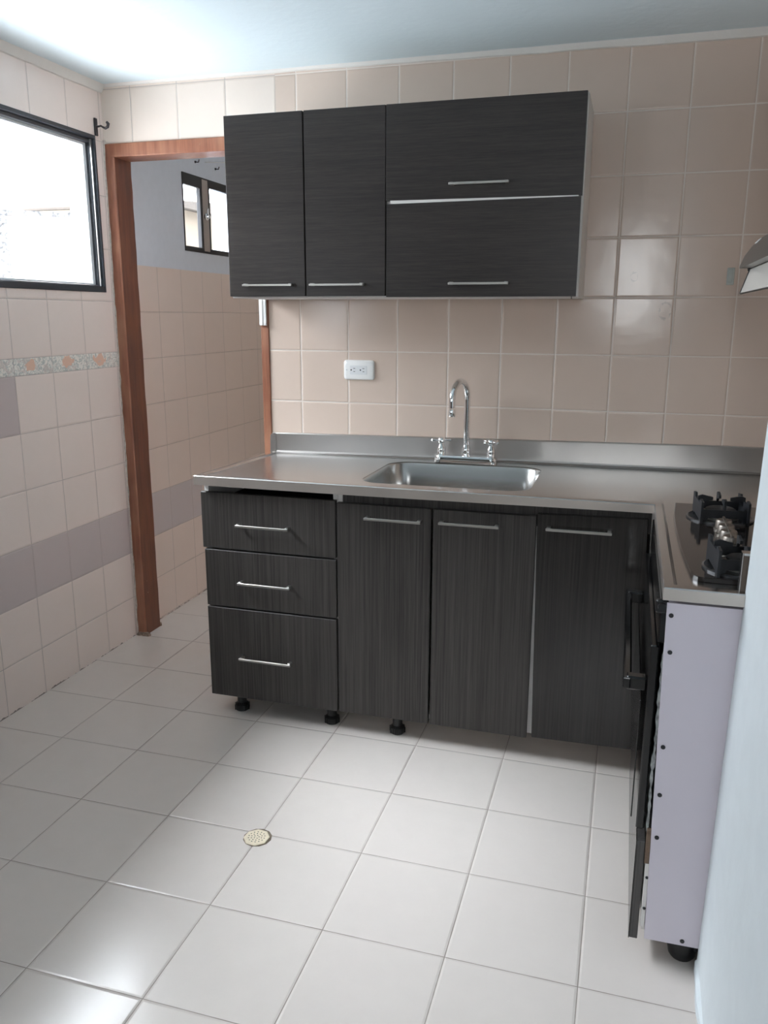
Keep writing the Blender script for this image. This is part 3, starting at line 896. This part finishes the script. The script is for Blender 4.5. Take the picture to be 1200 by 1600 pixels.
# ------------------------------------------------------------------ small things on the walls
O = thing('wall_outlet', 'white double wall outlet on the tiles left of the faucet', 'outlet', (.2455, 0, 1.2345))
bm = bmesh.new(); prev = None
for (ins, y) in ((0, -.0005), (0, -.006), (.004, -.0105), (.012, -.0125)):
    ring = [bm.verts.new((p[0], y, p[1])) for p in rrect(.183+ins, .308-ins, 1.1965+ins, 1.2725-ins, .011, 4)]
    if prev:
        for k in range(len(ring)): bm.faces.new((prev[k], prev[(k+1) % len(ring)], ring[(k+1) % len(ring)], ring[k]))
    else: bm.faces.new(ring)
    prev = ring
bm.faces.new(prev)
obj('cover_plate', bm, M['white_plastic'], O, smooth=30)
bm = bmesh.new(); box(bm, .210, .280, -.0138, -.0120, 1.217, 1.2515, .0008)
sk = obj('socket_face', bm, M['socket_face'], O)
bm = bmesh.new()
for cx in (.228, .266):
    box(bm, cx-.004, cx+.004, -.0146, -.0132, 1.2395, 1.2415); box(bm, cx-.0035, cx+.0035, -.0146, -.0132, 1.2275, 1.2295)
    lathe(bm, (cx-.0125, -.0132, 1.2345), [(.0028, 0), (.0028, -.0012)], n=12, axis='y')
obj('slot', bm, M['screw'], sk)
bm = bmesh.new(); lathe(bm, (.1965, -.0122, 1.2345), [(.0028, 0), (.0022, -.0016)], n=12, axis='y'); obj('screw', bm, M['alu_silver'], O)

bm = bmesh.new(); box(bm, -.1700, -.1555, -.020, -.0065, 1.403, 1.73, .0012); box(bm, -.1555, -.1420, -.017, -.0065, 1.403, 1.73, .0012)
tag(obj('cable_channel', bm, M['white_plastic'], loc=(-.156, -.013, 1.403)), 'white plastic channel on the wooden jamb below the wall cabinet', 'cable channel')
bm = bmesh.new(); box(bm, 1.562, 1.586, -.0035, -.0002, 1.548, 1.604, .0012); box(bm, 1.566, 1.580, -.005, -.003, 1.556, 1.600, .001)
tag(obj('adhesive_pad', bm, M['pad'], loc=(1.574, 0, 1.576)), 'small cloudy adhesive pad stuck on the tiles beside the range hood', 'adhesive pad')

K = thing('curtain_bracket', 'dark iron curtain bracket on the wall above the window corner', 'bracket', (LX, -.05, 2.168))
obj('back_plate', B(LX+.0005, LX+.008, -.062, -.044, 2.137, 2.203, .003, 2), M['iron'], K)
bm = bmesh.new()
tube(bm, [(LX+.006, -.053, 2.170), (LX+.030, -.056, 2.172), (LX+.040, -.058, 2.166), (LX+.052, -.060, 2.161), (LX+.064, -.062, 2.165), (LX+.068, -.062, 2.176), (LX+.061, -.062, 2.183)], [.0042, .0036, .004, .005, .0058, .0064, .005], n=12)
obj('hook_arm', bm, M['iron'], K, smooth=50)

DR = thing('floor_drain', 'cream plastic floor drain where four floor tiles meet', 'drain', (.344, -1.252, 0))
bm = bmesh.new(); Rd = .0375; cx, cy = .344, -1.252
def octa(r, z): return [bm.verts.new((cx+r*math.cos(PI/4*k+.30), cy+r*math.sin(PI/4*k+.30), z)) for k in range(8)]
a, b, c = octa(Rd, .0005), octa(Rd, .0030), octa(Rd-.003, .0042)
bm.faces.new(a[::-1]); bm.faces.new(c)
for p, q in ((a, b), (b, c)):
    for k in range(8): bm.faces.new((p[k], p[(k+1) % 8], q[(k+1) % 8], q[k]))
obj('grate', bm, M['cream_plastic'], DR)
bm = bmesh.new()
for (r, n_) in ((.007, 5), (.015, 10), (.023, 14)):
    for k in range(n_):
        a_ = 2*PI*k/n_+r*40
        lathe(bm, (cx+r*math.cos(a_), cy+r*math.sin(a_), .0035), [(.0018, 0), (.0018, .0009)], n=8)
obj('hole', bm, M['screw'], DR)
bm = bmesh.new(); a = [bm.verts.new((cx+.0015+(Rd+.0035)*math.cos(PI/6*k), cy+.0025+(Rd+.0035)*math.sin(PI/6*k), .0004)) for k in range(12)]
b2 = [bm.verts.new((v.co.x, v.co.y, .0010)) for v in a]
bm.faces.new(b2); bm.faces.new(a[::-1])
for k in range(12): bm.faces.new((a[k], a[(k+1) % 12], b2[(k+1) % 12], b2[k]))
obj('grout_ring', bm, simple('brown dirty grout', srgb(126, 112, 96), .9, var=.3), DR)

# clothes line and pegs in the laundry
bm = bmesh.new()
tube(bm, [(LX+.001, .846, 2.186), (-.735, .846, 2.180), (-.3, .846, 2.170), (.1, .846, 2.170), (.8, .846, 2.186)], .0021, n=6)
tag(obj('clothes_line', bm, M['wire'], loc=(0, 1.2, 2.2)), 'thin pale line strung high across the laundry beyond the doorway', 'clothes line')
for (y, z, lb) in ((.748, 2.172, 'dark wall hook at the end of the row, farther from the line'), (.955, 2.172, 'dark wall hook just over the small laundry window')):
    bm = bmesh.new(); lathe(bm, (LX-.001, y, z), [(.006, 0), (.005, .004)], n=12, axis='x'); tube(bm, [(LX+.002, y, z), (LX+.018, y, z-.002), (LX+.022, y, z+.010)], .0025, n=8)
    tag(obj('wall_hook', bm, M['iron'], loc=(LX, y, z)), lb, 'hook', 'hooks on the laundry wall')

# ------------------------------------------------------------------ outside
NB = thing('neighbour_wall', 'white outside parapet with rough grey coping seen through the big window', 'wall', (-2.6, 1.2, 0))
A0 = Vector((-2.498, 1.313, 0)); A1 = Vector((-2.159, 1.535, 0)); dd = (A1-A0).normalized(); nn_ = Vector((-dd.y, dd.x, 0))
def slab(p, q, th, z0, z1):
    bm = bmesh.new(); vs = [p, q, q+nn_*th, p+nn_*th]
    lo = [bm.verts.new((v.x, v.y, z0)) for v in vs]; hi = [bm.verts.new((v.x, v.y, z1)) for v in vs]
    bm.faces.new(lo[::-1]); bm.faces.new(hi)
    for k in range(4): bm.faces.new((lo[k], lo[(k+1) % 4], hi[(k+1) % 4], hi[k]))
    return bm
obj('rendered_wall', slab(A0-dd*1.2, A1+dd*.1, .12, 0, 2.035), M['outside_wall'], NB)
obj('coping', slab(A0-dd*1.2-nn_*.012, A1+dd*.1-nn_*.012, .14, 2.036, 2.066), M['coping'], NB)
obj('post', slab(A0-dd*.06-nn_*.02, A0+dd*.035-nn_*.02, .018, 0, 2.035), M['coping'], NB)
NH = thing('neighbour_house', 'cream outside house with grey roof edge seen through the laundry window', 'house', (-4.2, 6.2, 0))
obj('house_wall', B(-5.5, -3.5, 5.0, 9.0, 0, 2.56), M['beige_render'], NH)
bm = bmesh.new(); prism(bm, [(4.8, 2.565), (9.2, 2.565), (9.2, 2.72), (6.2, 2.72), (4.8, 2.60)], 'x', -5.6, -3.42)
obj('roof', bm, M['roof'], NH)

bm = bmesh.new(); box(bm, LX-.50, LX-.14, YE-.1, 2.1, 2.46, 2.52)
tag(obj('roof_eave', bm, M['outside_wall'], loc=(LX-.4, 0, 2.46)), 'white roof eave sticking out over the big window outside', 'eave')
# ------------------------------------------------------------------ light
W = bpy.data.worlds.new('daylight'); S.world = W; W.use_nodes = True
bg = W.node_tree.nodes['Background']; bg.inputs[0].default_value = (.86, .93, 1.0, 1); 
wt = W.node_tree; tc = wt.nodes.new('ShaderNodeTexCoord'); sx_ = wt.nodes.new('ShaderNodeSeparateXYZ'); mr = wt.nodes.new('ShaderNodeMapRange')
wt.links.new(tc.outputs['Generated'], sx_.inputs[0]); wt.links.new(sx_.outputs[0], mr.inputs[0])
for i_, v_ in enumerate((0, -.75, -.15, 26.0, 3.5)):
    if i_: mr.inputs[i_].default_value = v_
mr.interpolation_type = 'SMOOTHSTEP'
hi = wt.nodes.new('ShaderNodeMapRange'); hi.interpolation_type = 'SMOOTHSTEP'
wt.links.new(sx_.outputs[2], hi.inputs[0])
for i_, v_ in enumerate((0, .50, .82, .76, 5.0)):
    if i_: hi.inputs[i_].default_value = v_
mu = wt.nodes.new('ShaderNodeMath'); mu.operation = 'MULTIPLY'
wt.links.new(mr.outputs[0], mu.inputs[0]); wt.links.new(hi.outputs[0], mu.inputs[1])
wt.links.new(mu.outputs[0], bg.inputs[1])       # the open sky side beyond the left wall is the brighter one
def area(name, loc, size, rot, power, col=(1, 1, 1), portal=False):
    L = bpy.data.lights.new(name, 'AREA'); L.shape = 'RECTANGLE'; L.size, L.size_y = size
    L.energy = power; L.color = col
    o = bpy.data.objects.new(name, L); COL.objects.link(o); o.location = loc; o.rotation_euler = rot
    if portal: L.cycles.is_portal = True
    return o
H2 = PI/2
area('portal_kitchen', (LX-.16, (W1[0]+W1[1])/2, (W1[2]+W1[3])/2), (W1[3]-W1[2], W1[1]-W1[0]), (0, -H2, 0), 1, portal=True)
area('portal_laundry', (LX-.16, (W2[0]+W2[1])/2, (W2[2]+W2[3])/2), (W2[3]-W2[2], W2[1]-W2[0]), (0, -H2, 0), 1, portal=True)
area('portal_laundry_side', (.92, .675, 1.925), (.55, .85), (0, H2, 0), 1, portal=True)
for nme, w in (('portal_living', WB[0]), ('portal_side', WB[1])):
    area(nme, ((w[0]+w[1])/2, YB-.12, (w[2]+w[3])/2), (w[1]-w[0], w[3]-w[2]), (H2, 0, 0), 1, portal=True)

area('tile_highlight_lamp', (1.24, YB-.35, 1.8), (.5, .95), (H2, 0, 0), 20, (.95, .98, 1))  # lamp added outside the unseen window to strengthen the highlight on the tiles
# ------------------------------------------------------------------ camera
cam = bpy.data.cameras.new('camera'); cam.sensor_fit = 'VERTICAL'; cam.sensor_height = 36; cam.sensor_width = 27
cam.lens = 1280.3625*36/1600; cam.clip_start = .02
co = bpy.data.objects.new('camera', cam); COL.objects.link(co)
Rm = Matrix(((0.95889648, -0.06887552, 0.27527025), (0.28373944, 0.22221442, -0.93279831), (0.00307795, 0.97256204, 0.23262333)))
co.matrix_world = Matrix.Translation((1.26627493, -3.11204647, 1.44139667)) @ Rm.to_4x4()
S.camera = co
S.view_settings.view_transform = 'Standard'; S.view_settings.look = 'None'; S.view_settings.gamma = 1
S.view_settings.use_curve_mapping = False
S.view_settings.exposure = 0.16
S.cycles.max_bounces = 14; S.cycles.diffuse_bounces = 8; S.cycles.glossy_bounces = 6; S.cycles.transparent_max_bounces = 12
S.cycles.caustics_reflective = True; S.cycles.sample_clamp_indirect = 8
